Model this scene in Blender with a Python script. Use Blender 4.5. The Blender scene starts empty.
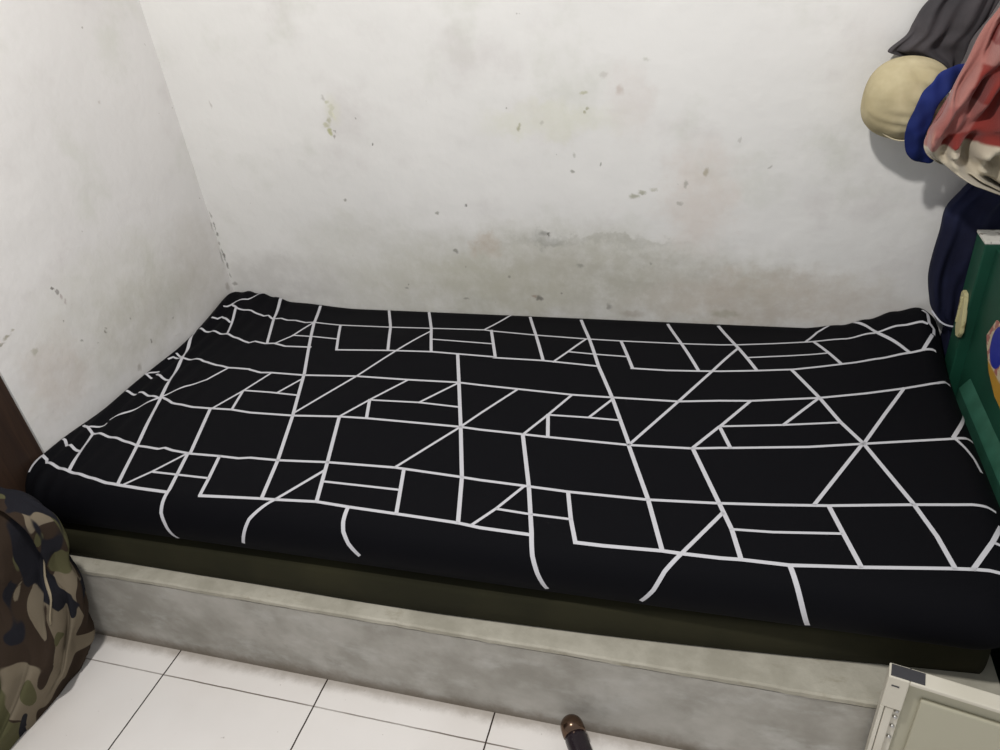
import bpy, bmesh, math, random
from math import sin, cos, pi, exp, hypot, radians
from mathutils import Vector, Matrix, noise
random.seed(7)
C = bpy.context.scene.collection
SC = bpy.context.scene

# ---------------------------------------------------------------- camera, light, exposure
cam_d = bpy.data.cameras.new('camera'); cam = bpy.data.objects.new('camera', cam_d); C.objects.link(cam)
cam.location = (1.5283182546, -1.8456957222, 1.4402554176)
cam.rotation_euler = (1.0056894820, 0.1005063340, 0.2713197291)
cam_d.sensor_width = 36.0; cam_d.lens = 733.888 / 1000 * 36.0
cam_d.clip_start = 0.02
SC.camera = cam

w = bpy.data.worlds.new('room_ambience'); SC.world = w; w.use_nodes = True
bg = w.node_tree.nodes['Background']
bg.inputs[0].default_value = (0.95, 0.97, 1.0, 1); bg.inputs[1].default_value = 0.52

def lamp(name, kind, loc, energy, col, size=0.1, rot=None):
    d = bpy.data.lights.new(name, kind); d.energy = energy; d.color = col
    if kind == 'AREA': d.size = size
    else: d.shadow_soft_size = size
    o = bpy.data.objects.new(name, d); C.objects.link(o); o.location = loc
    if rot: o.rotation_euler = rot
    return o
lamp('ceiling_bulb', 'POINT', (1.12, -1.52, 2.36), 98, (1.0, 0.978, 0.95), 0.05)

SC.view_settings.view_transform = 'Standard'
SC.view_settings.look = 'None'
SC.view_settings.gamma = 1.0
SC.view_settings.use_curve_mapping = False
SC.view_settings.exposure = 0.06

# ---------------------------------------------------------------- helpers
def srgb(r, g, b):
    f = lambda c: (c/255/12.92) if c/255 <= 0.04045 else ((c/255+0.055)/1.055)**2.4
    return (f(r), f(g), f(b), 1)

class Mat:
    """small wrapper to write node materials briefly"""
    def __init__(s, name, col=(0.5,0.5,0.5,1), rough=0.8, spec=0.3, metal=0.0, sheen=0.0):
        s.m = bpy.data.materials.new(name); s.m.use_nodes = True
        s.nt = s.m.node_tree; s.b = s.nt.nodes['Principled BSDF']
        s.b.inputs['Base Color'].default_value = col
        s.b.inputs['Roughness'].default_value = rough
        s.b.inputs['Specular IOR Level'].default_value = spec
        s.b.inputs['Metallic'].default_value = metal
        s.b.inputs['Sheen Weight'].default_value = sheen
        s.tc = s.nt.nodes.new('ShaderNodeTexCoord')
    def n(s, t, **kw):
        nd = s.nt.nodes.new(t)
        for k, v in kw.items(): setattr(nd, k, v)
        return nd
    def put(s, sock, v):
        if isinstance(v, (int, float, tuple, list, Vector)): sock.default_value = v
        else: s.nt.links.new(v, sock)
    def obj(s): return s.tc.outputs['Object']
    def math(s, op, a, b=0.0, c=None, clamp=False):
        nd = s.n('ShaderNodeMath', operation=op, use_clamp=clamp)
        s.put(nd.inputs[0], a); s.put(nd.inputs[1], b)
        if c is not None: s.put(nd.inputs[2], c)
        return nd.outputs[0]
    def vmath(s, op, a, b=None):
        nd = s.n('ShaderNodeVectorMath', operation=op)
        s.put(nd.inputs[0], a)
        if b is not None: s.put(nd.inputs[1], b)
        return nd.outputs['Value'] if op in ('LENGTH', 'DISTANCE', 'DOT_PRODUCT') else nd.outputs['Vector']
    def noise(s, scale, detail=4, rough=0.5, vec=None, dist=0.0, off=None, out='Fac', stretch=None):
        nd = s.n('ShaderNodeTexNoise')
        v = vec if vec is not None else s.obj()
        if stretch: v = s.vmath('MULTIPLY', v, stretch)
        if off: v = s.vmath('ADD', v, off)
        s.put(nd.inputs['Vector'], v)
        nd.inputs['Scale'].default_value = scale; nd.inputs['Detail'].default_value = detail
        nd.inputs['Roughness'].default_value = rough; nd.inputs['Distortion'].default_value = dist
        return nd.outputs[out]
    def ramp(s, f, lo, hi, a=0.0, b=1.0):
        nd = s.n('ShaderNodeMapRange', interpolation_type='SMOOTHSTEP')
        s.put(nd.inputs[0], f); s.put(nd.inputs[1], lo); s.put(nd.inputs[2], hi); s.put(nd.inputs[3], a); s.put(nd.inputs[4], b)
        return nd.outputs[0]
    def mix(s, f, a, b, mode='MIX'):
        nd = s.n('ShaderNodeMix', data_type='RGBA', blend_type=mode)
        s.put(nd.inputs[0], f); s.put(nd.inputs[6], a); s.put(nd.inputs[7], b)
        return nd.outputs[2]
    def sep(s, v=None):
        nd = s.n('ShaderNodeSeparateXYZ'); s.put(nd.inputs[0], v if v is not None else s.obj()); return nd.outputs
    def bump(s, h, dist=0.002, strength=1.0):
        nd = s.n('ShaderNodeBump'); nd.inputs['Strength'].default_value = strength; nd.inputs['Distance'].default_value = dist
        s.put(nd.inputs['Height'], h); s.nt.links.new(nd.outputs[0], s.b.inputs['Normal'])
    def color(s, c): s.put(s.b.inputs['Base Color'], c)

def link(name, me, mats, parent=None, smooth=False):
    o = bpy.data.objects.new(name, me); C.objects.link(o)
    for m in (mats if isinstance(mats, (list, tuple)) else [mats]): me.materials.append(m)
    if smooth:
        for p in me.polygons: p.use_smooth = True
    if parent: o.parent = parent
    return o
def obj(name, bm, mats, parent=None, smooth=False):
    me = bpy.data.meshes.new(name)
    bmesh.ops.recalc_face_normals(bm, faces=bm.faces)
    bm.to_mesh(me); bm.free()
    return link(name, me, mats, parent, smooth)
def tag(o, label, cat, group=None):
    o['label'] = label; o['category'] = cat
    if group: o['group'] = group
    return o
def thing(name, label, cat, loc=(0,0,0), rot=(0,0,0)):
    o = bpy.data.objects.new(name, None); C.objects.link(o); o.location = loc; o.rotation_euler = rot
    o.empty_display_size = 0.05
    return tag(o, label, cat)
def struct(o): o['kind'] = 'structure'; return o
def box(bm, x0, x1, y0, y1, z0, z1, bev=0.0, seg=2, mi=0):
    vs = [bm.verts.new((x, y, z)) for x in (x0, x1) for y in (y0, y1) for z in (z0, z1)]
    fs = []
    for q in ((0,1,3,2),(4,6,7,5),(0,4,5,1),(2,3,7,6),(0,2,6,4),(1,5,7,3)):
        f = bm.faces.new([vs[i] for i in q]); f.material_index = mi; fs.append(f)
    if bev > 0:
        es = list({e for f in fs for e in f.edges})
        r = bmesh.ops.bevel(bm, geom=es, offset=bev, segments=seg, profile=0.5, affect='EDGES')
        for f in r['faces']: f.material_index = mi
    return fs
def prism(bm, pts, axis, a, b, mi=0):
    """polygon pts in the plane across `axis`, extruded from a to b"""
    def mk(u, v, w): return {'x': (w, u, v), 'y': (u, w, v), 'z': (u, v, w)}[axis]
    A = [bm.verts.new(mk(u, v, a)) for u, v in pts]; B = [bm.verts.new(mk(u, v, b)) for u, v in pts]
    n = len(pts)
    for f in [bm.faces.new(A), bm.faces.new(B[::-1])] + [bm.faces.new((A[i], B[i], B[(i+1) % n], A[(i+1) % n])) for i in range(n)]:
        f.material_index = mi
def tube(bm, pts, rad, n=12, flat=1.0, up=Vector((0,0,1)), caps=True):
    pts = [Vector(p) for p in pts]; rings = []
    for i, p in enumerate(pts):
        t = (pts[min(i+1, len(pts)-1)] - pts[max(i-1, 0)]).normalized()
        a = t.cross(up)
        if a.length < 1e-3: a = t.cross(Vector((1,0,0)))
        a.normalize(); b = t.cross(a).normalized()
        r = rad[i] if isinstance(rad, (list, tuple)) else rad
        rings.append([bm.verts.new(p + a*r*cos(2*pi*k/n) + b*r*flat*sin(2*pi*k/n)) for k in range(n)])
    for r0, r1 in zip(rings, rings[1:]):
        for k in range(n): bm.faces.new((r0[k], r0[(k+1) % n], r1[(k+1) % n], r1[k]))
    if caps: bm.faces.new(rings[0][::-1]); bm.faces.new(rings[-1])
def spline(pts, m=8):
    out = []; P_ = [Vector(p) for p in pts]
    for i in range(len(P_)-1):
        a, b, c, d = P_[max(i-1,0)], P_[i], P_[i+1], P_[min(i+2, len(P_)-1)]
        for k in range(m):
            t = k/m
            out.append(0.5*((2*b)+(c-a)*t+(2*a-5*b+4*c-d)*t*t+(3*b-a-3*c+d)*t**3))
    out.append(P_[-1]); return out
def loft(rows, n=56, m=8, fold=None, depth=Vector((0,-1,0)), pw=0.75):
    """closed cloth volume: rows of (left point, right point, half depth); `fold(u, v)` pushes the skin out"""
    L = spline([r[0] for r in rows], m); R = spline([r[1] for r in rows], m)
    D = [v.x for v in spline([(r[2], 0, 0) for r in rows], m)]
    bm = bmesh.new(); rings = []; N = len(L)
    for j in range(N):
        c = (L[j]+R[j])/2; h = (R[j]-L[j])/2; ring = []
        for k in range(n):
            a = 2*pi*k/n; ca, sa = cos(a), sin(a)
            f = fold(a, j/(N-1)) if fold else 0
            q = c + h*ca*(1+f*0.15) + depth*D[j]*math.copysign(abs(sa)**pw, sa)*(1) + depth*f*0.1*(abs(sa)**0.5)*(1 if sa > 0 else 0)
            ring.append(bm.verts.new(q))
        rings.append(ring)
    for a, b in zip(rings, rings[1:]):
        for k in range(n): bm.faces.new((a[k], a[(k+1) % n], b[(k+1) % n], b[k]))
    for ring, s in ((rings[0], -1), (rings[-1], 1)):
        c = bm.verts.new(sum((v.co for v in ring), Vector())/n)
        for k in range(n): bm.faces.new((ring[k], ring[(k+1) % n], c))
    return bm

# ---------------------------------------------------------------- setting: materials
def wall_material(name, base, marks, grime, seed):
    """limewashed wall: faint mottling, grime patches, chips; marks = (centre, half size, colour, strength, wobble)"""
    M = Mat(name, rough=0.9, spec=0.15)
    c = M.mix(M.ramp(M.noise(2.2, 5, 0.55, off=(seed, 0, 0)), 0.3, 0.7), base, tuple(x*0.955 for x in base[:3])+(1,))
    c = M.mix(M.ramp(M.noise(5.5, 5, 0.6, off=(seed+3, 1, 0)), 0.52, 0.78, 0, 0.45), c, srgb(205, 199, 196))
    c = M.mix(M.ramp(M.noise(4.0, 5, 0.6, off=(seed, 5, 2)), 0.52, 0.72, 0, 0.42), c, srgb(198, 199, 186))
    wob = M.noise(14, 5, 0.65, off=(seed, 2, 9), out='Color')
    wv = M.vmath('ADD', M.obj(), M.vmath('MULTIPLY', M.vmath('SUBTRACT', wob, (0.5, 0.5, 0.5)), (0.16, 0.16, 0.16)))
    for cen, half, col, st in grime:
        d = M.vmath('LENGTH', M.vmath('DIVIDE', M.vmath('SUBTRACT', wv, cen), half))
        f = M.math('MULTIPLY', M.ramp(d, 0.45, 1.25, 1, 0), M.ramp(M.noise(16, 6, 0.7, off=(seed+8, 0, 0)), 0.25, 0.65, 0.35*st, 0.8*st))
        c = M.mix(f, c, col)
    wob2 = M.noise(60, 3, 0.6, off=(seed, 7, 1), out='Color')
    wv2 = M.vmath('ADD', M.obj(), M.vmath('MULTIPLY', M.vmath('SUBTRACT', wob2, (0.5, 0.5, 0.5)), (0.02, 0.02, 0.02)))
    for cen, half, col, st in marks:
        d = M.vmath('LENGTH', M.vmath('DIVIDE', M.vmath('SUBTRACT', wv2, cen), half))
        c = M.mix(M.ramp(d, 0.3, 1.1, st*0.85, 0), c, col)
    # sparse dark specks
    sp = M.math('MULTIPLY', M.ramp(M.noise(42, 2, 0.5, off=(seed, 3, 3)), 0.755, 0.80), 0.5)
    c = M.mix(sp, c, srgb(120, 112, 98))
    M.color(c)
    h = M.math('ADD', M.math('MULTIPLY', M.noise(7, 3, 0.5), 3.0), M.math('MULTIPLY', M.noise(60, 5, 0.6), 0.35))
    M.bump(h, 0.004, 0.5)
    return M.m

GR = srgb(158, 157, 140); GR2 = srgb(150, 148, 138); PK = srgb(196, 182, 170); DK = srgb(92, 88, 80); OLV = srgb(170, 168, 128)
WHITE = srgb(232, 230, 226)
def dot(x, z, rx, rz, col, st): return ((x, 0, z), (rx, 0.05, rz), col, st)
CH = srgb(188, 187, 158); CH2 = srgb(172, 172, 118)
back_marks = [
 dot(.478,1.064,.007,.009,srgb(176,172,164),.7), dot(.487,1.053,.009,.008,CH,.9), dot(.499,1.038,.011,.010,CH,.9), dot(.493,1.024,.008,.014,CH,.9), dot(.483,1.006,.007,.014,srgb(178,176,150),.95),
 dot(.500,1.018,.005,.016,srgb(222,220,192),.8), dot(.472,.992,.012,.008,srgb(190,188,160),.9), dot(.479,.975,.009,.013,CH2,.9), dot(.486,.960,.005,.008,srgb(150,142,132),.8), dot(.493,.975,.003,.006,srgb(140,130,120),.7), dot(.50,1.03,.03,.05,srgb(222,220,206),.6),
 dot(.598,.936,.005,.004,DK,.9), dot(.478,.778,.006,.005,GR2,.9), dot(.846,.765,.005,.006,DK,.9), dot(.798,.628,.009,.010,DK,.75), dot(.798,.628,.0045,.005,srgb(176,174,160),.9), dot(.757,.742,.007,.007,GR2,.9),
 dot(1.013,.966,.007,.011,srgb(158,154,120),.8), dot(1.018,.975,.005,.006,srgb(158,154,120),.7), dot(1.077,.977,.008,.006,srgb(190,188,176),.7), dot(1.185,1.000,.006,.006,srgb(156,152,120),.8), dot(1.193,1.008,.007,.005,srgb(156,152,120),.8), dot(1.184,1.046,.012,.005,srgb(182,180,150),.8),
 dot(1.273,1.049,.012,.016,srgb(200,186,176),.7), dot(1.236,1.084,.012,.009,srgb(196,192,184),.7), dot(1.334,1.113,.010,.006,srgb(198,196,186),.7), dot(1.155,.896,.005,.008,srgb(180,178,168),.7), dot(1.223,.872,.005,.006,GR2,.9), dot(1.150,.853,.007,.006,GR2,.9),
 dot(1.305,.786,.016,.009,srgb(160,158,136),.85), dot(1.325,.797,.014,.007,srgb(160,158,136),.85), dot(1.355,.803,.012,.005,srgb(182,178,160),.7), dot(1.481,.845,.008,.013,srgb(172,162,140),.85), dot(1.434,.818,.005,.014,srgb(172,168,158),.8), dot(1.419,.766,.012,.008,srgb(172,168,158),.7),
 dot(1.062,.684,.018,.008,srgb(150,148,142),.7), dot(1.072,.680,.004,.009,DK,.8), dot(1.035,.484,.013,.009,DK,.8), dot(1.020,.490,.010,.006,srgb(150,120,104),.6), dot(1.157,.589,.012,.008,GR2,.8), dot(1.235,.465,.010,.012,srgb(140,136,130),.7), dot(.808,.474,.010,.005,DK,.5), dot(.62,.505,.009,.006,DK,.5),
 dot(1.10,.50,.004,.004,DK,.6), dot(.95,.55,.004,.004,DK,.5), dot(1.35,.60,.006,.006,GR2,.7), dot(.122,1.06,.004,.016,srgb(196,190,184),.8), dot(1.555,.923,.004,.008,srgb(186,182,176),.7), dot(1.629,.855,.005,.008,srgb(176,172,164),.8),
 dot(.004,.735,.004,.014,srgb(150,146,138),.7), dot(.004,.700,.003,.020,srgb(110,104,96),.7), dot(.004,.672,.005,.010,DK,.8), dot(.002,.640,.004,.012,srgb(140,134,126),.7), dot(.003,.600,.004,.026,DK,.85), dot(.006,.565,.005,.014,srgb(100,95,88),.8), dot(.003,.53,.005,.01,GR2,.8), dot(.012,.500,.014,.008,srgb(140,134,126),.7),
 dot(1.55,.455,.05,.015,srgb(140,138,110),.4), dot(1.30,.445,.04,.015,srgb(140,120,100),.35),
]
back_grime = [ ((1.05,0,0.58),(0.45,0.5,0.14),srgb(186,184,168),0.75), ((1.30,0,0.52),(0.55,0.5,0.14),srgb(182,178,164),0.75), ((0.75,0,0.50),(0.40,0.5,0.13),srgb(192,189,172),0.7),
 ((1.10,0,0.98),(0.20,0.5,0.05),srgb(218,217,198),0.6), ((1.65,0,0.50),(0.35,0.5,0.09),srgb(196,184,170),0.7), ((0.89,0,0.65),(0.05,0.5,0.04),srgb(190,168,144),0.5),
 ((1.20,0,0.66),(0.26,0.5,0.016),srgb(168,166,154),0.45), ((1.07,0,0.67),(0.05,0.5,0.03),srgb(150,150,144),0.5), ((0.20,0,0.52),(0.25,0.5,0.10),srgb(192,188,182),0.6), ((1.47,0,0.78),(0.10,0.5,0.16),srgb(216,204,194),0.7),
 ((0.5,0,0.62),(0.25,0.5,0.12),srgb(208,206,196),0.6), ((1.30,0,1.02),(0.06,0.5,0.10),srgb(218,210,204),0.6)]
def ldot(y, z, ry, rz, col, st): return ((0, y, z), (0.05, ry, rz), col, st)
left_marks = [ ldot(-.614,.783,.006,.006,DK,.9), ldot(-.608,.772,.006,.007,srgb(130,124,120),.8), ldot(-.602,.757,.004,.010,srgb(180,168,164),.9), ldot(-.597,.742,.004,.008,srgb(190,180,176),.9),
 ldot(-.80,.735,.020,.005,srgb(128,120,96),.8), ldot(-.775,.742,.014,.005,srgb(140,132,108),.8), ldot(-.756,.748,.008,.003,srgb(160,152,132),.7), ldot(-.526,.616,.006,.006,srgb(126,122,110),.85), ldot(-.520,.624,.004,.005,srgb(156,152,140),.8),
 ldot(-.603,.633,.005,.004,GR2,.8), ldot(-.396,.513,.004,.009,srgb(130,125,115),.85), ldot(-.287,.528,.006,.004,srgb(160,154,144),.8), ldot(-.731,.677,.012,.010,srgb(172,168,150),.7), ldot(-.262,1.131,.006,.006,srgb(198,192,186),.8), ldot(-.47,.47,.010,.014,srgb(150,142,132),.6),
 ldot(-.003,.700,.003,.02,srgb(120,114,106),.6), ldot(-.004,.60,.004,.03,DK,.6), ldot(-.02,.50,.012,.02,srgb(160,152,142),.6) ]
left_grime = [ ((0,-0.38,0.58),(0.5,0.28,0.12),srgb(178,174,155),0.55), ((0,-0.10,0.60),(0.5,0.12,0.20),srgb(190,184,172),0.5), ((0,-0.70,0.60),(0.5,0.10,0.12),srgb(190,175,158),0.45), ((0,-0.45,0.72),(0.5,0.3,0.10),srgb(196,194,178),0.4)]
m_wall_back = wall_material('limewashed_wall', WHITE, back_marks, back_grime, 1.0)
m_wall_left = wall_material('limewashed_side_wall', srgb(226, 223, 220), left_marks, left_grime, 11.0)

def plaster_wall(name, mat, x0, x1, y0, y1, z0, z1, face):
    """wall slab whose room side is a fine grid with the hand-plastered unevenness"""
    bm = bmesh.new(); box(bm, x0, x1, y0, y1, z0, z1)
    bmesh.ops.subdivide_edges(bm, edges=bm.edges[:], cuts=40, use_grid_fill=True)
    for v in bm.verts:
        nn = noise.noise(v.co*2.3)*0.006 + noise.noise(v.co*7)*0.002
        if face == 'y' and abs(v.co.y - y0) < 1e-4: v.co.y += min(0, nn)*0 + nn*0.5 + 0.002
        if face == 'x' and abs(v.co.x - x1) < 1e-4 and v.co.y > y0+0.01: v.co.x += nn*0.5 - 0.002
    return struct(obj(name, bm, mat, smooth=False))
wb = plaster_wall('wall_back', m_wall_back, -0.12, 3.0, 0.0, 0.12, 0.0, 2.6, 'y')
wl = plaster_wall('wall_left', m_wall_left, -0.12, 0.0, -0.828, 0.02, 0.0, 2.6, 'x')
for o_ in (wb, wl):
    for p_ in o_.data.polygons: p_.use_smooth = True
    try:
        o_.data.set_sharp_from_angle(angle=radians(40))
    except Exception: pass

# floor: white 40 cm tiles with thin dark joints
M = Mat('white_floor_tile', rough=0.22, spec=0.5)
X, Y, Z = M.sep()
def joint(coord, o, half):
    f = M.math('FRACT', M.math('MULTIPLY', M.math('SUBTRACT', coord, o), 2.5))
    d = M.math('MULTIPLY', M.math('SUBTRACT', 0.5, M.math('ABSOLUTE', M.math('SUBTRACT', f, 0.5))), 0.4)
    return M.ramp(d, half*0.7, half*1.3, 1, 0)
wobx = M.math('MULTIPLY', M.math('SUBTRACT', M.noise(30, 3), 0.5), 0.0016)
jx = joint(M.math('ADD', X, wobx), 0.3262, 0.0017)
jy = joint(M.math('ADD', Y, wobx), -1.0525, 0.0015)
tc_ = M.mix(M.ramp(M.noise(3.0, 4), 0.35, 0.7), srgb(246, 241, 236), srgb(238, 232, 226))
tc_ = M.mix(M.ramp(M.noise(70, 3, 0.6), 0.70, 0.76, 0, 0.5), tc_, srgb(150, 135, 118))
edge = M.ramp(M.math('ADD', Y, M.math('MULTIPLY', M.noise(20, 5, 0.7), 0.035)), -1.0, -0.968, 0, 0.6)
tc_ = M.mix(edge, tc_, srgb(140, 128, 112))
tc_ = M.mix(M.math('MULTIPLY', jy, M.ramp(M.noise(6, 3), 0.3, 0.6, 0.5, 0.9)), tc_, srgb(105, 92, 80))
tc_ = M.mix(jx, tc_, srgb(52, 42, 36))
M.color(tc_)
M.bump(M.math('SUBTRACT', 1.0, M.math('MAXIMUM', jx, jy)), 0.0012, 0.6)
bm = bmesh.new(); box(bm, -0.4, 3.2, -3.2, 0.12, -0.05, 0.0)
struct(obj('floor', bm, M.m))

# brown wooden door set into the left wall, past its end
Md = Mat('brown_door_wood', rough=0.5, spec=0.3)
g_ = Md.noise(9, 5, 0.6, stretch=(1, 6, 0.35), dist=0.6)
Md.color(Md.mix(Md.ramp(g_, 0.35, 0.7), srgb(58, 42, 32), srgb(44, 32, 26))); Md.bump(g_, 0.001, 0.3)
bm = bmesh.new(); box(bm, -0.06, -0.004, -1.80, -0.829, 0.0, 2.05, 0.002)
dr = struct(obj('door_1', bm, Md.m)); tag(dr, 'dark brown wooden door at the end of the left wall', 'door')
dr['kind'] = 'structure'

# ---------------------------------------------------------------- raised cement platform
Mc = Mat('cement_face', rough=0.85, spec=0.25)
c = Mc.mix(Mc.ramp(Mc.noise(6, 6, 0.6), 0.3, 0.7), srgb(182, 178, 170), srgb(150, 146, 137))
c = Mc.mix(Mc.ramp(Mc.noise(11, 5, 0.6, stretch=(1, 1, 1.6), off=(4, 0, 0)), 0.48, 0.75, 0, 0.6), c, srgb(196, 194, 188))
c = Mc.mix(Mc.ramp(Mc.noise(7, 5, 0.65, off=(9, 2, 0)), 0.55, 0.75, 0, 0.5), c, srgb(128, 122, 112))
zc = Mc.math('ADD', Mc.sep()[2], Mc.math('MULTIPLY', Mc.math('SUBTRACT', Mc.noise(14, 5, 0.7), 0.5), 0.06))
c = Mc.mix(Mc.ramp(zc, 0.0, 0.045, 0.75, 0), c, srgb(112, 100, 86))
Mc.color(c); Mc.bump(Mc.math('ADD', Mc.noise(9, 4), Mc.math('MULTIPLY', Mc.noise(80, 4, 0.6), 0.2)), 0.004, 0.6)
Mt = Mat('cement_top', rough=0.85, spec=0.25)
c = Mt.mix(Mt.ramp(Mt.noise(10, 5, 0.6), 0.3, 0.7), srgb(190, 185, 170), srgb(164, 159, 144))
c = Mt.mix(Mt.ramp(Mt.noise(26, 5, 0.7, stretch=(0.5, 1, 1)), 0.56, 0.72, 0, 0.6), c, srgb(150, 142, 122))
Mt.color(c); Mt.bump(Mt.noise(40, 5, 0.6), 0.003, 0.6)
plat = thing('cement_platform', 'low grey cement bed platform with a paler top edge under the mattress', 'bed platform', (1.0, -0.5, 0))
def place(o, par):      # parts are modelled in room coordinates; keep them there under the parent
    o.parent = par; o.matrix_parent_inverse = Matrix.LocRotScale(par.location, par.rotation_euler, None).inverted(); return o
bm = bmesh.new()
prism(bm, [(0.003,-0.004),(0.003,-0.984),(2.025,-0.984),(2.025,-0.004)], 'z', 0.0, 0.2335)
prism(bm, [(0.003,-0.004),(0.003,-0.977),(2.020,-0.977),(2.020,-0.004)], 'z', 0.2335, 0.2372)
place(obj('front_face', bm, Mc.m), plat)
bm = bmesh.new()     # top slab with a rough, slightly wavy lip
N = 160; top = []; bot = []; tb = []; bb = []
for i in range(N+1):
    x = 0.003 + 2.024*i/N
    e = -0.9865 + noise.noise(Vector((x*9, 0, 0)))*0.0022 + noise.noise(Vector((x*40, 3, 0)))*0.0012
    zt = 0.2518 + noise.noise(Vector((x*5, 8, 0)))*0.001
    zb = 0.2368 + noise.noise(Vector((x*14, 5, 0)))*0.0016 + noise.noise(Vector((x*60, 5, 4)))*0.0009
    yb = -0.004
    top.append(bm.verts.new((x, e+0.003, zt))); bot.append(bm.verts.new((x, e, zt-0.004)))
    tb.append(bm.verts.new((x, yb, zt))); bb.append((bm.verts.new((x, e+0.0012, zb)), bm.verts.new((x, yb, zb))))
for i in range(N):
    bm.faces.new((top[i], top[i+1], tb[i+1], tb[i])); bm.faces.new((bot[i], bot[i+1], top[i+1], top[i]))
    bm.faces.new((bb[i][0], bb[i+1][0], bot[i+1], bot[i])); bm.faces.new((bb[i][0], bb[i][1], bb[i+1][1], bb[i+1][0]))
    bm.faces.new((tb[i], tb[i+1], bb[i+1][1], bb[i][1]))
for i in (0, N): bm.faces.new((top[i], tb[i], bb[i][1], bb[i][0], bot[i]))
t_ = place(obj('top_slab', bm, Mt.m), plat); t_['label'] = 'paler beige top edge'

# ---------------------------------------------------------------- olive under-mattress
Mo = Mat('olive_cloth', srgb(62, 60, 38), rough=0.9, spec=0.15)
Mo.color(Mo.mix(Mo.ramp(Mo.noise(5, 4), 0.3, 0.7), srgb(47, 45, 30), srgb(37, 36, 24)))
Mo.bump(Mo.noise(500, 2), 0.0006, 0.4)
bm = bmesh.new(); nx, nz = 90, 8; H0, H1 = 0.2525, 0.336
def olive_y(x, u):       # front face: bows back to the right, as the foam does
    base = -0.958 if x < 1.0 else -0.958 + 0.058*((x-1.0)/1.02)**1.5
    b = 0.010*(1-(2*u-1)**2)
    return base + 0.008 - b + noise.noise(Vector((x*3, u, 2)))*0.003
rows_ = []
for j in range(nz+1):
    u = j/nz; rows_.append([bm.verts.new((0.02+ (2.0-0.02)*i/nx, olive_y(0.02+1.98*i/nx, u), H0+(H1-H0)*u)) for i in range(nx+1)])
bk = [bm.verts.new((0.02+1.98*i/nx, -0.02, H0)) for i in range(nx+1)]; bk2 = [bm.verts.new((0.02+1.98*i/nx, -0.02, H1)) for i in range(nx+1)]
for a, b in zip(rows_, rows_[1:]):
    for i in range(nx): bm.faces.new((a[i], a[i+1], b[i+1], b[i]))
for i in range(nx):
    bm.faces.new((rows_[-1][i], rows_[-1][i+1], bk2[i+1], bk2[i])); bm.faces.new((bk[i], bk[i+1], rows_[0][i+1], rows_[0][i])); bm.faces.new((bk2[i], bk2[i+1], bk[i+1], bk[i]))
for i in (0, nx): bm.faces.new([r[i] for r in rows_] + [bk2[i], bk[i]])
tag(obj('foam_base', bm, Mo.m, smooth=True), 'dark olive foam layer lying between the cement platform and the black mattress', 'mattress')

# ---------------------------------------------------------------- mattress in its printed sheet
X0,X1=-0.03,2.055
YF,YB=-0.962,0.03
R0=0.060;RC=0.045;HT=0.458
def interp(x,xs,ys):
    # smooth (cosine) interpolation
    if x<=xs[0]: return ys[0]
    for i in range(len(xs)-1):
        if x<=xs[i+1]:
            u=(x-xs[i])/(xs[i+1]-xs[i]);u=u*u*(3-2*u);return ys[i]*(1-u)+ys[i+1]*u
    return ys[-1]
def height(x,y):
    # y in [-.96,0]
    back=exp(-(min(0,y)/0.16)**2)
    h=interp(x,[0.0,0.10,0.15,0.22,0.45,1.75,1.84,1.90,1.96,2.02,2.06],[0.032,0.020,0.008,-0.010,-0.025,-0.027,-0.014,0.006,0.032,0.062,0.066])*back
    left=exp(-(max(x,0)/0.12)**2)
    h+=left*(1-back)*interp(-y,[0.1,0.35,0.62,0.80,0.96],[0.0,-0.006,-0.004,0.0,0.0])
    rf=exp(-((2.06-x)/0.25)**2)*(1-back)
    h+=rf*0.0
    w=exp(-(x/0.17)**2)
    h+=w*0.0035*sin(2*pi*x/0.052+5*y+1.5*sin(9*y))
    h+=0.004*exp(-((x-1.0)/0.7)**2)*exp(-((y+.5)/.3)**2)
    return h
def P(s,t):
    i=R0+RC
    cx=min(max(s,X0+i),X1-i);cy=min(max(t,YF+i),YB-i)
    dx,dy=s-cx,t-cy;D=hypot(dx,dy);d=D-RC
    if d<=0: x,y,z=s,t,HT
    else:
        d=min(d,pi*R0*1.0);nx,ny=dx/D,dy/D;a=d/R0
        rr=RC+R0*sin(a)
        x,y,z=cx+nx*rr,cy+ny*rr,HT-R0*(1-cos(a))
    fade=1.0 if d<=R0 else max(0.0,1-(d-R0)/(R0*1.1))
    z+=height(x,y)*fade
    k=interp(x,[0.0,1.1,2.06],[1.0,0.995,0.985])
    y=y*(1+(k-1)*min(1,max(0,-y/0.9)))
    u=min(1,max(0,(-y-0.85)/0.12));u=u*u*(3-2*u)
    x+=0.03*u*exp(-(max(x+0.03,0)/0.12)**2)
    x=max(x,0.004);y=min(y,-0.004)
    return Vector((x, y, z))
def Pn(s, t):
    a = P(s, t); n = (P(s+3e-4, t)-a).cross(P(s, t+3e-4)-a)
    return a, n.normalized()
Mb = Mat('black_cotton', srgb(7, 7, 11), rough=0.8, spec=0.10)
Mb.bump(Mb.noise(600, 2), 0.0005, 0.3)
Ml = Mat('white_print', srgb(192, 191, 195), rough=0.85, spec=0.2)
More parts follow.
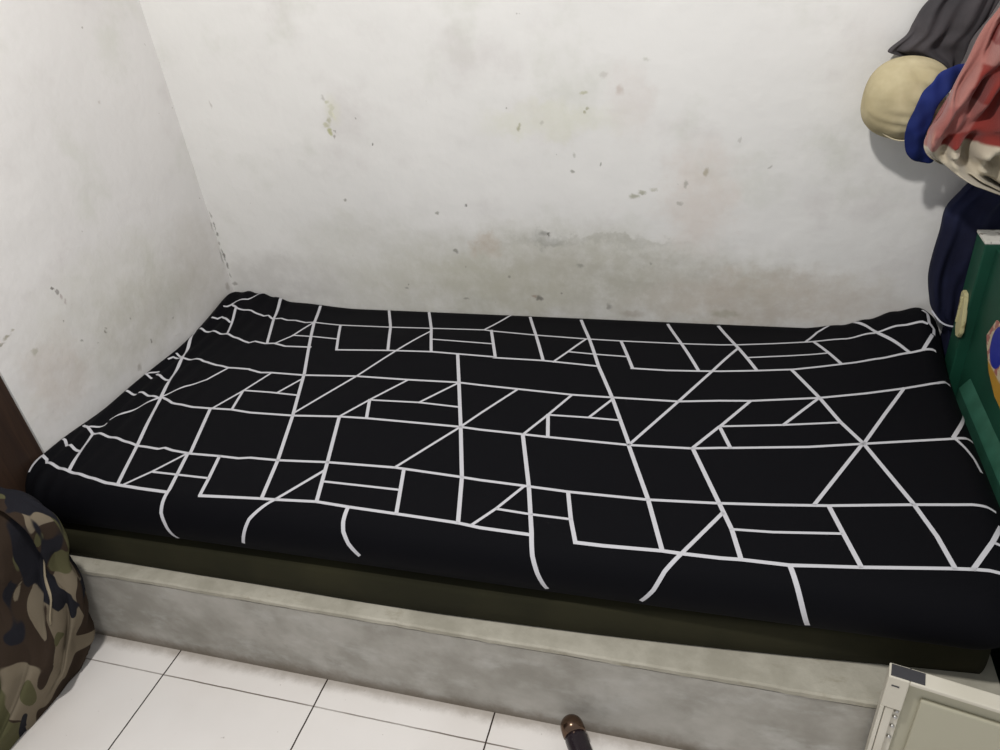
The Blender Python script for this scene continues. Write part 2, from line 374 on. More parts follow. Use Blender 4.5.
# printed lines: width in mm, then s, t pairs in metres on the cloth
PATTERN = [
(7, [0.053,-0.093,0.086,-0.114,0.136,-0.114,0.187,-0.131,0.197,-0.12,0.223,-0.138,0.249,-0.131,0.275,-0.14,0.302,-0.137,0.339,-0.146,0.363,-0.138,0.456,-0.146,0.616,-0.144,0.743,-0.138,0.902,-0.131,0.921,-0.136,1.056,-0.151,1.198,-0.16,1.291,-0.162,1.445,-0.16,1.541,-0.155,1.584,-0.149,1.669,-0.13,1.747,-0.109,1.771,-0.103,1.822,-0.098,1.905,-0.086,1.965,-0.078,2.006,-0.086,2.015,-0.091]),
(7, [0.034,-0.173,0.049,-0.172,0.057,-0.158,0.101,-0.184]),
(6, [0.038,-0.112,0.045,-0.108,0.053,-0.093]),
(7, [0.023,-0.227,0.048,-0.239,0.075,-0.238,0.047,-0.239,0.074,-0.237,0.108,-0.247,0.14,-0.251,0.191,-0.273,0.235,-0.291,0.249,-0.28,0.289,-0.29,0.315,-0.285,0.358,-0.298,0.438,-0.295]),
(7, [0.523,-0.302,0.675,-0.29,0.798,-0.284,0.875,-0.288,0.981,-0.293,0.976,-0.297,1.108,-0.297,1.254,-0.309]),
(7, [1.336,-0.309,1.42,-0.309,1.495,-0.303,1.544,-0.298,1.627,-0.285,1.71,-0.269,1.818,-0.232,1.894,-0.205,1.964,-0.183,2.001,-0.175,2.018,-0.172,2.023,-0.173]),
(6, [0.345,-0.233,0.415,-0.233,0.492,-0.24]),
(6, [1.164,-0.243,1.238,-0.249,1.313,-0.252]),
(6, [1.611,-0.221,1.7,-0.201,1.792,-0.176]),
(6, [0.775,-0.212,0.948,-0.221]),
(7, [0.033,-0.395,0.038,-0.382,0.078,-0.39,0.14,-0.392,0.181,-0.409,0.252,-0.425,0.32,-0.426,0.325,-0.429,0.364,-0.439,0.395,-0.436,0.493,-0.438,0.643,-0.427,0.786,-0.428,0.921,-0.425,0.98,-0.43,1.077,-0.436,1.213,-0.444,1.307,-0.443,1.457,-0.44,1.547,-0.425,1.613,-0.417,1.758,-0.386,1.857,-0.355,1.938,-0.325,2.007,-0.296,2.029,-0.279,2.04,-0.278]),
(7, [0.049,-0.47,0.086,-0.492,0.118,-0.503]),
(6, [0.037,-0.364,0.068,-0.382]),
(6, [0.002,-0.471,0.048,-0.492]),
(6, [0.024,-0.475,0.045,-0.458]),
(7, [0.027,-0.564,0.065,-0.576]),
(7, [0.069,-0.566,0.082,-0.567,0.101,-0.574,0.145,-0.584,0.151,-0.578,0.199,-0.601,0.272,-0.612,0.323,-0.611,0.384,-0.609,0.44,-0.615,0.559,-0.613,0.679,-0.602,0.752,-0.6,0.986,-0.603,1.034,-0.607,1.134,-0.61,1.191,-0.612,1.368,-0.615,1.496,-0.608,1.552,-0.598,1.575,-0.595,1.723,-0.57,1.829,-0.544,1.918,-0.522,2.0,-0.502,2.027,-0.487,2.043,-0.482]),
(6, [0.366,-0.525,0.444,-0.525,0.464,-0.526,0.523,-0.529]),
(6, [0.725,-0.526,0.74,-0.526,0.854,-0.522,0.955,-0.528]),
(6, [1.177,-0.531,1.268,-0.529,1.334,-0.53]),
(6, [1.55,-0.525,1.55,-0.523,1.678,-0.5,1.792,-0.475]),
(7, [0.015,-0.715,0.046,-0.73,0.072,-0.746,0.098,-0.747,0.139,-0.755,0.162,-0.758,0.23,-0.775,0.294,-0.779,0.308,-0.773,0.332,-0.779,0.386,-0.784,0.465,-0.782,0.514,-0.783,0.541,-0.777,0.612,-0.776,0.73,-0.766,0.89,-0.761,1.04,-0.769,1.083,-0.772,1.176,-0.775,1.268,-0.779,1.424,-0.778,1.552,-0.768,1.65,-0.757,1.747,-0.744,1.891,-0.718,1.959,-0.707,1.988,-0.702,2.012,-0.702,2.025,-0.706]),
(7, [0.002,-0.775,0.017,-0.779,0.049,-0.804,0.056,-0.8,0.075,-0.809,0.096,-0.815]),
(6, [0.335,-0.856,0.403,-0.856,0.483,-0.856]),
(6, [0.755,-0.827,0.922,-0.827]),
(6, [1.141,-0.849,1.209,-0.853,1.288,-0.854]),
(6, [1.578,-0.834,1.648,-0.83,1.762,-0.815]),
(7.5, [0.003,-0.84,0.032,-0.853,0.043,-0.864,0.066,-0.87,0.112,-0.882,0.124,-0.884,0.205,-0.897,0.252,-0.906,0.297,-0.908,0.345,-0.91,0.415,-0.911]),
(7.5, [0.5,-0.91,0.642,-0.898,0.674,-0.896,0.766,-0.888,0.841,-0.892,0.947,-0.895,1.077,-0.899,1.123,-0.904,1.222,-0.906]),
(7.5, [1.307,-0.911,1.358,-0.911,1.461,-0.907,1.495,-0.908,1.56,-0.908,1.594,-0.906,1.674,-0.906,1.784,-0.892,1.919,-0.871,1.958,-0.866,1.979,-0.865,1.993,-0.868]),
(8.5, [0.007,-0.234,0.074,-0.385,0.147,-0.577,0.23,-0.775,0.282,-0.903]),
(7, [0.081,-0.114,0.108,-0.183,0.132,-0.243]),
(8, [0.178,-0.011,0.224,-0.134,0.291,-0.283]),
(8.5, [0.323,-0.021,0.369,-0.149,0.491,-0.428,0.559,-0.613,0.611,-0.774,0.61,-0.772,0.642,-0.895]),
(7.5, [0.458,-0.15,0.523,-0.302]),
(8, [0.553,-0.01,0.618,-0.144,0.672,-0.286]),
(8, [0.683,-0.003,0.743,-0.138,0.798,-0.284]),
(8.5, [0.323,-0.611,0.385,-0.782,0.38,-0.785,0.418,-0.904,0.42,-0.937,0.422,-0.957,0.431,-0.979,0.443,-1.022]),
(7, [0.366,-0.531,0.384,-0.609]),
(8, [0.073,-0.746,0.103,-0.821,0.125,-0.88]),
(8, [0.464,-0.783,0.485,-0.854,0.499,-0.908]),
(8.5, [0.68,-0.604,0.73,-0.766,0.766,-0.887]),
(8, [0.922,-0.132,0.98,-0.291]),
(8.5, [0.875,-0.288,0.924,-0.425,0.986,-0.601,1.043,-0.769,1.077,-0.899]),
(8, [0.725,-0.526,0.749,-0.598]),
(8, [0.911,-0.765,0.946,-0.893]),
(8.5, [0.84,-0.892,0.845,-0.929,0.85,-0.947,0.863,-0.969,0.883,-0.991]),
(7.5, [0.618,-1.001,0.629,-0.967,0.636,-0.947,0.667,-0.905,0.674,-0.896,0.735,-0.795]),
(8, [1.007,-0.021,1.056,-0.151,1.11,-0.297]),
(8.5, [1.159,-0.028,1.205,-0.159,1.254,-0.309,1.307,-0.443,1.368,-0.615,1.365,-0.611,1.424,-0.778,1.461,-0.905]),
(8, [1.291,-0.166,1.337,-0.306]),
(8, [1.401,-0.031,1.445,-0.16,1.494,-0.3]),
(8.5, [1.535,-0.029,1.539,-0.04,1.58,-0.155,1.627,-0.282]),
(8.5, [1.134,-0.61,1.188,-0.777,1.223,-0.902,1.233,-0.946,1.244,-0.976,1.259,-1.01]),
(8, [1.174,-0.531,1.191,-0.612]),
(8, [1.768,-0.107,1.818,-0.232]),
(8, [1.871,-0.014,1.89,-0.046,1.914,-0.089,1.968,-0.18]),
(8.5, [1.706,-0.272,1.758,-0.386,1.792,-0.473,1.829,-0.544,1.829,-0.54,1.892,-0.717,1.915,-0.796,1.928,-0.868]),
(8.5, [1.496,-0.608,1.498,-0.609,1.555,-0.769,1.578,-0.834,1.594,-0.904]),
(8, [1.55,-0.528,1.572,-0.595]),
(8, [1.269,-0.782,1.288,-0.854,1.307,-0.911]),
(8.5, [1.747,-0.744,1.765,-0.814,1.785,-0.89]),
(8.5, [1.673,-0.907,1.684,-0.942,1.694,-0.975,1.706,-1.015]),
(6, [0.053,-0.09,0.059,-0.078,0.09,-0.057,0.118,-0.005]),
(6.5, [0.318,-0.284,0.347,-0.236,0.363,-0.146]),
(6.5, [0.556,-0.603,0.643,-0.427,0.698,-0.287,0.748,-0.163]),
(6.5, [0.149,-0.575,0.186,-0.527,0.228,-0.49,0.253,-0.428]),
(6.5, [0.329,-0.608,0.366,-0.525,0.396,-0.438]),
(6.5, [0.464,-0.526,0.499,-0.456]),
(6.5, [0.679,-0.602,0.725,-0.526,0.787,-0.431]),
(6.5, [0.854,-0.522,0.922,-0.429]),
(6.5, [0.889,-0.76,0.986,-0.603,1.016,-0.547,1.078,-0.438]),
(6.5, [0.044,-0.728,0.08,-0.712,0.079,-0.704]),
(6.5, [0.076,-0.686,0.091,-0.666,0.112,-0.635,0.143,-0.587]),
(6.5, [0.297,-0.907,0.335,-0.856,0.379,-0.783]),
(6.5, [0.901,-0.129,0.946,-0.015]),
(6.5, [1.137,-0.301,1.164,-0.243,1.195,-0.165]),
(6.5, [1.136,-0.608,1.176,-0.526,1.213,-0.444]),
(6.5, [1.268,-0.527,1.308,-0.452]),
(7, [1.368,-0.613,1.457,-0.44,1.525,-0.302,1.584,-0.173]),
(7, [1.496,-0.608,1.549,-0.523,1.55,-0.523,1.613,-0.417]),
(6.5, [1.678,-0.5,1.755,-0.389]),
(6.5, [1.747,-0.109,1.78,-0.048,1.81,-0.015]),
(7, [1.829,-0.544,1.882,-0.434,1.936,-0.325]),
(7, [1.829,-0.54,1.776,-0.642,1.723,-0.744]),
(6.5, [1.106,-0.898,1.14,-0.847,1.177,-0.778]),
(7.5, [1.432,-1.008,1.452,-0.979,1.469,-0.944,1.495,-0.908,1.561,-0.794]),
(8, [1.997,-0.175,2.01,-0.15,2.023,-0.125]),
(8, [1.999,-0.497,2.055,-0.382]),
(7, [2.0,-0.5,2.015,-0.528,2.026,-0.556,2.031,-0.589]),
(8, [1.955,-0.866,1.999,-0.795,2.023,-0.749]),
(7, [1.999,-0.795,2.009,-0.799]),
(8, [2.014,-0.044,2.022,-0.055,2.021,-0.087,2.032,-0.101,2.029,-0.117]),
(8, [0.011,-0.849,0.012,-0.872,0.012,-0.896]),
]
bm = bmesh.new()
st = 0.009; i0 = X0+R0-pi*R0; i1 = X1-R0+pi*R0; j0 = YF+R0-pi*R0; j1 = YB-R0+pi*R0
nx = int((i1-i0)/st); ny = int((j1-j0)/st); grid = {}
IN = R0+RC
for i in range(nx+1):
    for j in range(ny+1):
        s = i0+(i1-i0)*i/nx; t = j0+(j1-j0)*j/ny
        cx = min(max(s, X0+IN), X1-IN); cy = min(max(t, YF+IN), YB-IN)
        if hypot(s-cx, t-cy)-RC <= pi*R0+0.012: grid[i, j] = bm.verts.new(P(s, t))
for i in range(nx):
    for j in range(ny):
        q = [grid.get(k) for k in ((i, j), (i+1, j), (i+1, j+1), (i, j+1))]
        if None not in q: bm.faces.new(q)
bmesh.ops.delete(bm, geom=[v for v in bm.verts if not v.link_faces], context='VERTS')
rim = [e for e in bm.edges if e.is_boundary]
cv = bm.verts.new(((X0+X1)/2, (YF+YB)/2, HT-2*R0+0.0005))      # close the underside
for e in rim: bm.faces.new((e.verts[0], e.verts[1], cv))
bmesh.ops.recalc_face_normals(bm, faces=bm.faces)
for w_, flat in PATTERN:
    pts = [Vector((flat[k], flat[k+1])) for k in range(0, len(flat), 2)]
    pts = [pts[0]] + [b for a, b in zip(pts, pts[1:]) if (b-a).length > 0.005 or len(pts) < 6]
    W = w_*0.0005
    fine = []
    for a, b in zip(pts, pts[1:]):
        m_ = max(1, int((b-a).length/0.006))
        fine += [a+(b-a)*k/m_ for k in range(m_)]
    fine.append(pts[-1])
    d0 = (fine[1]-fine[0]).normalized(); d1 = (fine[-1]-fine[-2]).normalized()
    fine[0] = fine[0]-d0*W*0.8; fine[-1] = fine[-1]+d1*W*0.8
    prev = None
    for k, q in enumerate(fine):
        d = (fine[min(k+2, len(fine)-1)]-fine[max(k-2, 0)]).normalized(); nrm = Vector((-d.y, d.x))
        row = []
        for e in (-1, 0, 1):
            c_ = q+nrm*W*e; a, n_ = Pn(c_.x, c_.y); row.append(bm.verts.new(a+n_*0.0009))
        if prev:
            for e in (0, 1):
                f = bm.faces.new((prev[e], row[e], row[e+1], prev[e+1])); f.material_index = 1
                f.normal_update()
        prev = row
me = bpy.data.meshes.new('mattress'); bm.to_mesh(me); bm.free()
tag(link('mattress', me, [Mb.m, Ml.m], smooth=True), 'single mattress in a black sheet printed with thin white crossing lines', 'mattress')

# ---------------------------------------------------------------- hanging clothes at the right end of the back wall
Mg = Mat('charcoal_cloth', rough=0.9, spec=0.2)
Mg.color(Mg.mix(Mg.ramp(Mg.noise(12, 4), 0.3, 0.7), srgb(78, 74, 76), srgb(62, 60, 62))); Mg.bump(Mg.noise(300, 3), 0.001, 0.3)
V = Vector
def f_soft(a, v): return 0.10*sin(5*a+7*v)+0.06*sin(11*a+3*v)
bm = loft([(V((1.96,-0.035,1.30)), V((2.04,-0.035,1.30)), 0.012),
           (V((1.915,-0.035,1.225)), V((2.03,-0.035,1.235)), 0.022),
           (V((1.888,-0.036,1.190)), V((2.02,-0.035,1.195)), 0.028),
           (V((1.876,-0.036,1.160)), V((2.01,-0.035,1.165)), 0.030),
           (V((1.868,-0.036,1.138)), V((2.00,-0.035,1.145)), 0.028),
           (V((1.840,-0.034,1.112)), V((1.99,-0.035,1.125)), 0.026),
           (V((1.850,-0.030,1.103)), V((1.985,-0.035,1.105)), 0.022),
           (V((1.905,-0.028,1.085)), V((1.978,-0.035,1.085)), 0.020),
           (V((1.945,-0.028,1.064)), V((1.970,-0.035,1.068)), 0.012)], fold=f_soft)
tag(obj('hanging_cloth', bm, Mg.m, smooth=True), 'charcoal grey cloth hanging highest on the wall, above the cream bundle', 'cloth')

# cream bundle with royal blue band
Mk = Mat('cream_cloth', rough=0.85, spec=0.2)
Mk.color(Mk.mix(Mk.ramp(Mk.noise(9, 4, 0.6), 0.35, 0.7), srgb(196, 184, 150), srgb(176, 163, 128))); Mk.bump(Mk.noise(90, 4), 0.001, 0.4)
cb = thing('cloth_cap', 'round cream cloth cap with a royal blue band hanging below the charcoal cloth', 'cap', (1.875, -0.09, 1.0))
ax = V((1.0, -0.05, -0.12)).normalized()     # from crown towards the band
e1 = ax.cross(V((0,1,0))).normalized(); e2 = ax.cross(e1).normalized()
cen = V((1.874, -0.098, 1.028))
bm = bmesh.new(); rings = []; nu, nv = 96, 40
prof = lambda v: (-0.080*cos(pi*v*0.80), (sin(pi*min(v,1)*0.80))**0.72*0.081)
for j in range(1, nv+1):
    v = j/nv; h_, r_ = prof(v); ring = []
    for k in range(nu):
        a = 2*pi*k/nu
        pl = 0.0030*(v**2.2)*sin(19*a+1.6*sin(3*a)+2*v) + 0.0022*v*noise.noise(V((5*cos(a), 5*sin(a), 1.5*v)))*2
        rr = r_+pl
        ring.append(bm.verts.new(cen + ax*h_ + e1*rr*cos(a) + e2*rr*0.76*sin(a)))
    rings.append(ring)
for a, b in zip(rings, rings[1:]):
    for k in range(nu): bm.faces.new((a[k], a[(k+1) % nu], b[(k+1) % nu], b[k]))
tip = bm.verts.new(cen+ax*-0.080)
for k in range(nu): bm.faces.new((tip, rings[0][(k+1) % nu], rings[0][k]))
bm.faces.new(rings[-1])
for v in bm.verts:          # gathers run from the band and die out over the crown
    q = v.co-cen; g = max(0, min(1, (q.x+0.035)/0.07))
    if q.y < 0: v.co.y -= g*0.011*(abs(sin(52*q.z+1.6*sin(40*q.x)+14*q.x))**0.7) + 0.003*noise.noise(q*28)
place(obj('crown', bm, Mk.m, smooth=True), cb)
Msm = Mat('cream_seam', srgb(224, 212, 178), rough=0.8)
bm = bmesh.new()
sm_ = [cen + ax*(-0.04+0.085*u) + (e1*0.0+V((0,0,-1)))*0.079*sin(pi*(0.30+0.42*u)) + V((0,-1,0))*0.028 for u in [i/14 for i in range(15)]]
tube(bm, sm_, 0.0016, 6); place(obj('seam', bm, Msm.m, smooth=True), cb)
Mbl = Mat('royal_blue_cloth', rough=0.8, spec=0.25)
Mbl.color(Mbl.mix(Mbl.ramp(Mbl.noise(14, 4), 0.3, 0.7), srgb(30, 44, 108), srgb(22, 34, 86)))
bm = bmesh.new()
arc = [(1.995,-0.080,1.060),(1.965,-0.130,1.078),(1.933,-0.156,1.074),(1.909,-0.168,1.044),(1.896,-0.172,1.005),(1.893,-0.168,0.965),(1.905,-0.157,0.938),(1.935,-0.135,0.922),(1.975,-0.080,0.922)]
tube(bm, spline(arc, 10), 0.0195, 28, 0.24, V((0,1,0)))
for v in bm.verts: v.co.y += 0.005*noise.noise(v.co*40)+0.0022*sin(260*(v.co.x*0.8+v.co.z*0.15)); v.co.x += 0.003*noise.noise(v.co*30+V((4,0,0)))
bd = place(obj('band', bm, Mbl.m, smooth=True), cb); bd['label'] = 'royal blue band'

# red, pink and cream checked cloth
Mr = Mat('checked_cloth', rough=0.95, spec=0.15, sheen=0.2)
wv3 = Mr.vmath('ADD', Mr.obj(), Mr.vmath('MULTIPLY', Mr.vmath('SUBTRACT', Mr.noise(9, 3, out='Color'), (0.5,0.5,0.5)), (0.03,0.03,0.03)))
xs, ys, zs = Mr.sep(wv3)
def band(v, lo, hi, s=0.003): return Mr.math('MULTIPLY', Mr.ramp(v, lo-s, lo+s), Mr.ramp(v, hi-s, hi+s, 1, 0))
sk_ = Mr.math('ADD', xs, Mr.math('MULTIPLY', Mr.math('SUBTRACT', zs, 1.0), -0.28))      # checks lean with the cloth
cc = Mr.mix(Mr.ramp(sk_, 1.935, 1.941), srgb(158, 106, 98), srgb(126, 50, 44))
cc = Mr.mix(band(zs, 1.115, 1.150), cc, srgb(160, 106, 98))
cc = Mr.mix(Mr.math('MULTIPLY', band(zs, 0.990, 1.045), Mr.ramp(sk_, 1.975, 1.981, 1, 0)), cc, srgb(148, 90, 84))
cc = Mr.mix(Mr.ramp(sk_, 1.895, 1.905, 0.8, 0), cc, srgb(186, 168, 146))
cc = Mr.mix(Mr.ramp(zs, 0.964, 0.970, 1, 0), cc, srgb(184, 174, 154))
Mr.color(cc); Mr.bump(Mr.noise(260, 3), 0.0015, 0.5)
def f_red(a, v): return 0.30*sin(5*a+10*v+1.5*sin(4*v))+0.26*sin(9*a-9*v+2*sin(3*a))+0.14*sin(15*a+17*v)
bm = loft([(V((2.03,-0.17,1.34)), V((2.10,-0.17,1.34)), 0.03),
           (V((1.992,-0.19,1.215)), V((2.12,-0.19,1.23)), 0.045),
           (V((1.972,-0.19,1.165)), V((2.13,-0.19,1.17)), 0.05),
           (V((1.955,-0.19,1.110)), V((2.14,-0.19,1.11)), 0.052),
           (V((1.935,-0.195,1.068)), V((2.15,-0.19,1.05)), 0.052),
           (V((1.918,-0.20,1.028)), V((2.15,-0.19,1.00)), 0.052),
           (V((1.902,-0.20,0.985)), V((2.15,-0.19,0.94)), 0.050),
           (V((1.906,-0.20,0.952)), V((2.15,-0.19,0.89)), 0.048),
           (V((1.938,-0.20,0.926)), V((2.14,-0.19,0.86)), 0.045),
           (V((2.035,-0.19,0.878)), V((2.12,-0.19,0.85)), 0.035)], fold=f_red, n=120, m=12)
kx, kz = 1.912, 0.955
for v in bm.verts:
    if v.co.y < -0.185:
        dx_, dz_ = v.co.x-kx, v.co.z-kz; r_ = hypot(dx_, dz_); th = math.atan2(dz_, dx_)
        amp = 0.015*min(1, max(0, (r_-0.01)/0.07))*min(1, (-0.185-v.co.y)/0.02)
        s_ = sin(13*th+1.3*sin(26*r_)+0.6)
        v.co.y -= amp*(abs(s_)**0.7*math.copysign(1, s_)) + 0.006*noise.noise(v.co*22)
tag(obj('hanging_sarong', bm, Mr.m, smooth=True), 'red, pink and cream checked cloth bunched on the wall beside the cream cap', 'cloth')

# navy garment with white piping
Mn = Mat('navy_cloth', rough=0.85, spec=0.2)
Mn.color(Mn.mix(Mn.ramp(Mn.noise(8, 4), 0.3, 0.7), srgb(34, 38, 66), srgb(22, 24, 44))); Mn.bump(Mn.noise(300, 3), 0.001, 0.3)
def f_navy(a, v): return 0.10*sin(4*a+6*v)+0.07*sin(9*a-4*v)+0.05*sin(3*a+22*v)
ng = thing('hanging_trousers', 'navy blue garment with white piping hanging down behind the green cabinet', 'trousers', (2.05, -0.07, 0.44))
bm = loft([(V((2.06,-0.05,1.00)), V((2.13,-0.05,1.00)), 0.02),
           (V((2.055,-0.055,0.86)), V((2.15,-0.055,0.86)), 0.035),
           (V((2.032,-0.060,0.815)), V((2.15,-0.055,0.82)), 0.045),
           (V((2.008,-0.060,0.775)), V((2.145,-0.055,0.775)), 0.045),
           (V((2.006,-0.060,0.72)), V((2.14,-0.055,0.72)), 0.045),
           (V((2.003,-0.060,0.66)), V((2.13,-0.055,0.66)), 0.045),
           (V((2.004,-0.060,0.605)), V((2.12,-0.055,0.60)), 0.043),
           (V((2.016,-0.060,0.550)), V((2.12,-0.055,0.55)), 0.041),
           (V((2.028,-0.060,0.520)), V((2.12,-0.055,0.51)), 0.038),
           (V((2.060,-0.060,0.480)), V((2.125,-0.055,0.46)), 0.036),
           (V((2.062,-0.060,0.430)), V((2.125,-0.055,0.42)), 0.036),
           (V((2.064,-0.060,0.350)), V((2.12,-0.055,0.34)), 0.034)], fold=f_navy, n=64, m=10)
place(obj('fabric', bm, Mn.m, smooth=True), ng)
Mp = Mat('white_piping', srgb(196, 196, 204), rough=0.7)
bm = bmesh.new()
tube(bm, spline([(2.022,-0.080,0.528),(2.040,-0.100,0.510),(2.062,-0.106,0.502),(2.085,-0.106,0.504),(2.105,-0.098,0.512)], 6), 0.0022, 8)
pp = place(obj('piping', bm, Mp.m, smooth=True), ng); pp['label'] = 'thin white piping'

# ---------------------------------------------------------------- green cabinet at the foot of the bed
Mgr = Mat('green_paint', rough=0.55, spec=0.35)
Mgr.color(Mgr.mix(Mgr.ramp(Mgr.noise(5, 4), 0.3, 0.7), srgb(22, 72, 54), srgb(16, 56, 42))); Mgr.bump(Mgr.noise(30, 4), 0.001, 0.3)
Mwe = Mat('white_worn_paint', rough=0.8)
Mwe.color(Mwe.mix(Mwe.ramp(Mwe.noise(60, 4), 0.55, 0.65), srgb(208, 205, 196), srgb(140, 135, 125)))
gc = thing('green_cabinet', 'dark green painted cabinet standing against the right end of the mattress', 'cabinet', (2.3, -0.7, 0))
bm = bmesh.new(); box(bm, 2.062, 2.13, -0.186, -0.120, 0.0, 0.744, 0.003); place(obj('corner_post', bm, Mgr.m), gc)
bm = bmesh.new(); box(bm, 2.061, 2.131, -0.187, -0.119, 0.744, 0.750, 0.001); q = place(obj('post_cap', bm, Mwe.m), gc); q['label'] = 'worn white end of the post'
bm = bmesh.new(); box(bm, 2.085, 2.60, -0.96, -0.150, 0.0, 0.735, 0.004)
place(obj('body', bm, Mgr.m), gc)
Mg2 = Mat('green_paint_lit', rough=0.5, spec=0.4)
Mg2.color(Mg2.mix(Mg2.ramp(Mg2.noise(22, 4), 0.3, 0.7), srgb(48, 96, 78), srgb(36, 80, 62)))  # light caught on the ledge is put into this paler green
bm = bmesh.new(); prism(bm, [(2.086,0.34),(2.068,0.345),(2.068,0.418),(2.086,0.448)], 'y', -0.955, -0.245)
rl = place(obj('side_rail', bm, Mg2.m), gc); rl['label'] = 'green rail along the side, coloured lighter for the light it catches'
# cream grip
Mcr = Mat('cream_plastic', rough=0.5, spec=0.4)
Mcr.color(Mcr.mix(Mcr.ramp(Mcr.noise(30, 4), 0.5, 0.62), srgb(190, 182, 138), srgb(132, 118, 74)))
bm = bmesh.new()
out = [(-0.142, 0.612), (-0.150, 0.620), (-0.168, 0.620), (-0.178, 0.608), (-0.196, 0.560), (-0.200, 0.535), (-0.192, 0.520), (-0.176, 0.516), (-0.162, 0.530), (-0.150, 0.565)]
prism(bm, out, 'x', 2.054, 2.063)
bmesh.ops.bevel(bm, geom=bm.edges[:], offset=0.002, segments=2, affect='EDGES')
box(bm, 2.051, 2.055, -0.166, -0.160, 0.545, 0.608, 0.001)
gp = place(obj('grip', bm, Mcr.m), gc); gp['label'] = 'cream plastic grip'
# sticker
Ms = Mat('sticker_print', rough=0.4, spec=0.5)
xs, ys, zs = Ms.sep()
c = Ms.mix(Ms.ramp(Ms.noise(55, 3), 0.48, 0.54), srgb(205, 190, 160), srgb(170, 110, 100))
d = Ms.vmath('LENGTH', Ms.vmath('DIVIDE', Ms.vmath('SUBTRACT', Ms.obj(), (2.085, -0.345, 0.585)), (1.0, 0.042, 0.045)))
c = Ms.mix(Ms.ramp(zs, 0.535, 0.541, 1, 0), c, srgb(186, 140, 52))
c = Ms.mix(Ms.ramp(d, 0.95, 1.0, 1, 0), c, srgb(40, 50, 150))
Ms.color(c)
bm = bmesh.new(); prism(bm, [(-0.272, 0.574), (-0.288, 0.558), (-0.338, 0.522), (-0.400, 0.503), (-0.52, 0.50), (-0.52, 0.66), (-0.30, 0.625)], 'x', 2.0825, 2.0855)
sk = place(obj('sticker', bm, Ms.m), gc); sk['label'] = 'colourful sticker with a blue round print'

# ---------------------------------------------------------------- camouflage cloth at the lower left
Mca = Mat('camouflage_cloth', rough=0.95, spec=0.1)
def patch(sc, off, lo): 
    return Mca.ramp(Mca.noise(sc, 1.5, 0.4, off=off, dist=0.8, stretch=(1.4, 1.4, 0.8)), lo, lo+0.012)
c = Mca.mix(patch(6, (0,0,0), 0.50), srgb(54, 44, 36), srgb(116, 106, 90))
c = Mca.mix(patch(6.5, (5,2,1), 0.57), c, srgb(84, 82, 58))
c = Mca.mix(patch(6, (1,7,3), 0.575), c, srgb(32, 32, 37))
Mca.color(c); Mca.bump(Mca.noise(220, 3), 0.0012, 0.4)
def f_cam(a, v): return 0.35*sin(4*a+4*v+sin(3*v))+0.2*sin(9*a-6*v)+0.12*sin(16*a+9*v)
cg = thing('camouflage_clothing', 'brown and olive camouflage clothing heaped down to the floor beside the platform', 'clothing', (0.05, -1.15, 0))
bm = loft([(V((0.04,-1.055,0.550)), V((0.13,-1.055,0.545)), 0.012),
           (V((0.02,-1.058,0.545)), V((0.215,-1.058,0.535)), 0.035),
           (V((0.010,-1.062,0.50)), V((0.250,-1.060,0.490)), 0.050),
           (V((0.008,-1.068,0.43)), V((0.236,-1.062,0.425)), 0.058),
           (V((0.008,-1.080,0.34)), V((0.212,-1.068,0.340)), 0.066),
           (V((0.008,-1.095,0.26)), V((0.208,-1.075,0.265)), 0.074),
           (V((0.008,-1.115,0.18)), V((0.196,-1.088,0.185)), 0.086),
           (V((0.008,-1.17,0.10)), V((0.160,-1.125,0.090)), 0.125),
           (V((0.008,-1.21,0.03)), V((0.122,-1.165,0.030)), 0.160),
           (V((0.008,-1.215,0.002)), V((0.112,-1.175,0.002)), 0.165)], fold=f_cam, n=110, m=12)
bm.verts.ensure_lookup_table(); NV = len(bm.verts)-2
for v in bm.verts:       # crumpled folds
    q = v.co
    if q.z < 0.02: continue
    r1 = 1-abs(noise.noise(V((q.x*9+q.z*4, q.y*9, q.z*3.5))))*2.2
    r2 = noise.noise(V((q.x*26, q.y*26, q.z*11+3)))
    d_ = V((q.x-0.10, (q.y+1.09)*1.0, 0))
    if d_.length > 1e-4 and q.x > 0.02: v.co += d_.normalized()*(0.014*(r1-0.5)*1.3+0.009*r2)
    v.co.y = min(v.co.y, -0.990 if v.co.z < 0.27 else -0.972)
hem_pts = [bm.verts[j_*110+9].co+V((0.001,-0.003,0)) for j_ in range(14, NV//110-44, 2)]
hb = bmesh.new(); tube(hb, hem_pts, 0.0035, 8, 0.6)
Mhem = Mat('khaki_hem', srgb(150, 138, 116), rough=0.9); hm_ = place(obj('hem', hb, Mhem.m, smooth=True), cg); hm_['label'] = 'pale khaki hem'
place(obj('fabric', bm, Mca.m, smooth=True), cg)

# ---------------------------------------------------------------- pole with a rounded metal cap
pl = thing('dark_pole', 'dark pole with a rounded shiny brown metal cap pointing at the platform base', 'pole', (1.31, -1.04, 0))
Mpo = Mat('dark_lacquer', srgb(36, 28, 34), rough=0.25, spec=0.5)
Mcap = Mat('bronze_metal', srgb(104, 84, 70), rough=0.22, metal=0.9)
A = V((1.300,-1.012,0.060)); B = V((1.45,-1.27,0.0235)); d = (B-A).normalized()
bm = bmesh.new(); tube(bm, [A+d*0.022, A+d*0.03, A+d*0.25, B], [0.020, 0.0225, 0.0225, 0.0225], 28); place(obj('shaft', bm, Mpo.m, smooth=True), pl)
bm = bmesh.new(); R_ = 0.0235
tube(bm, [A+d*(-R_*cos(pi/2*k/8)+0.006) for k in range(9)]+[A+d*0.022], [max(0.0006, R_*sin(pi/2*k/8)) for k in range(9)]+[R_], 24)
cp = place(obj('cap', bm, Mcap.m, smooth=True), pl); cp['label'] = 'rounded shiny brown metal cap'

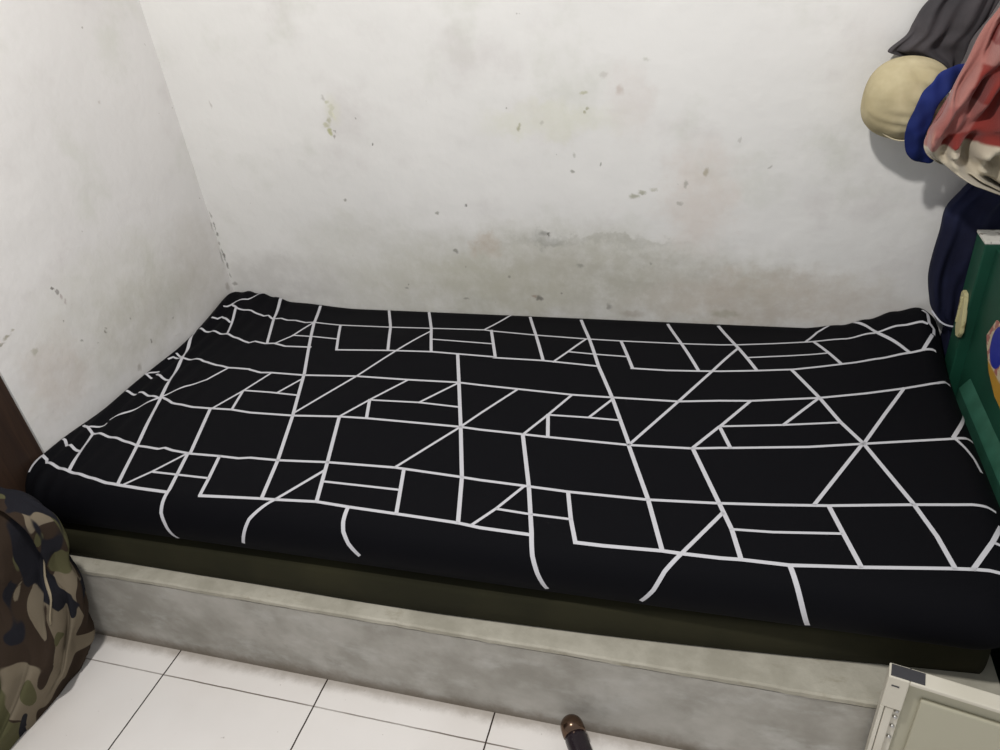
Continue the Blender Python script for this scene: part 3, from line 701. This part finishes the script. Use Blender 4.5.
# ---------------------------------------------------------------- white plastic case, lower right
Mpl = Mat('offwhite_plastic', rough=0.45, spec=0.4)
Mpl.color(Mpl.mix(Mpl.ramp(Mpl.noise(6, 4), 0.3, 0.7), srgb(214, 208, 194), srgb(198, 192, 176)))
Mpn = Mat('beige_panel', srgb(176, 172, 152), rough=0.6)
Mdk = Mat('dark_insert', srgb(52, 52, 56), rough=0.35, spec=0.5)
Mst = Mat('screw_metal', srgb(190, 188, 184), rough=0.3, metal=0.9)
pc = thing('plastic_case', 'off-white plastic case with a recessed front panel standing before the platform', 'case', (1.826, -0.994, 0), (0, 0, radians(-11.5)))
W_, H_, D_ = 0.30, 0.374, 0.028
def part(name, f, mat, par=None, smooth=False):
    b_ = bmesh.new(); f(b_); o = obj(name, b_, mat, par or pc, smooth); return o
part('back_panel', lambda b: box(b, 0.006, W_-0.006, -0.012, -0.002, 0.004, H_-0.006, 0.002), Mpn.m)
part('side_post', lambda b: (box(b, 0, 0.030, -D_, 0, H_-0.075, H_, 0.002), box(b, 0, 0.006, -D_, 0, 0, H_-0.075, 0.001), box(b, 0.006, 0.031, -0.018, -0.002, 0, H_-0.075, 0.001), box(b, 0.007, 0.020, -D_+0.002, -0.018, 0, H_-0.078, 0.002)), Mpl.m)
part('side_post', lambda b: box(b, W_-0.03, W_, -D_, 0, 0, H_, 0.003), Mpl.m)
part('top_rail', lambda b: box(b, 0.030, W_-0.03, -D_, 0, H_-0.008, H_, 0.002), Mpl.m)
part('bottom_rail', lambda b: box(b, 0.031, W_-0.03, -D_, 0, 0, 0.03, 0.003), Mpl.m)
part('inner_panel', lambda b: box(b, 0.052, W_-0.045, -0.020, -0.011, 0.04, H_-0.045, 0.003), Mpn.m)
o = part('corner_insert', lambda b: box(b, 0.003, 0.050, -D_+0.003, -0.003, H_-0.001, H_+0.0015, 0.0005), Mdk.m); o['label'] = 'dark grey insert on the top corner'
part('slot', lambda b: box(b, 0.007, 0.018, -D_-0.0006, -D_+0.003, H_-0.020, H_-0.017), Mdk.m)
for z_ in (0.285, 0.270, 0.245, 0.215):
    b_ = bmesh.new(); bmesh.ops.create_uvsphere(b_, u_segments=14, v_segments=8, radius=0.0038, matrix=Matrix.Translation((0.0255, -0.019, z_)))
    obj('screw', b_, Mst.m, pc, True)
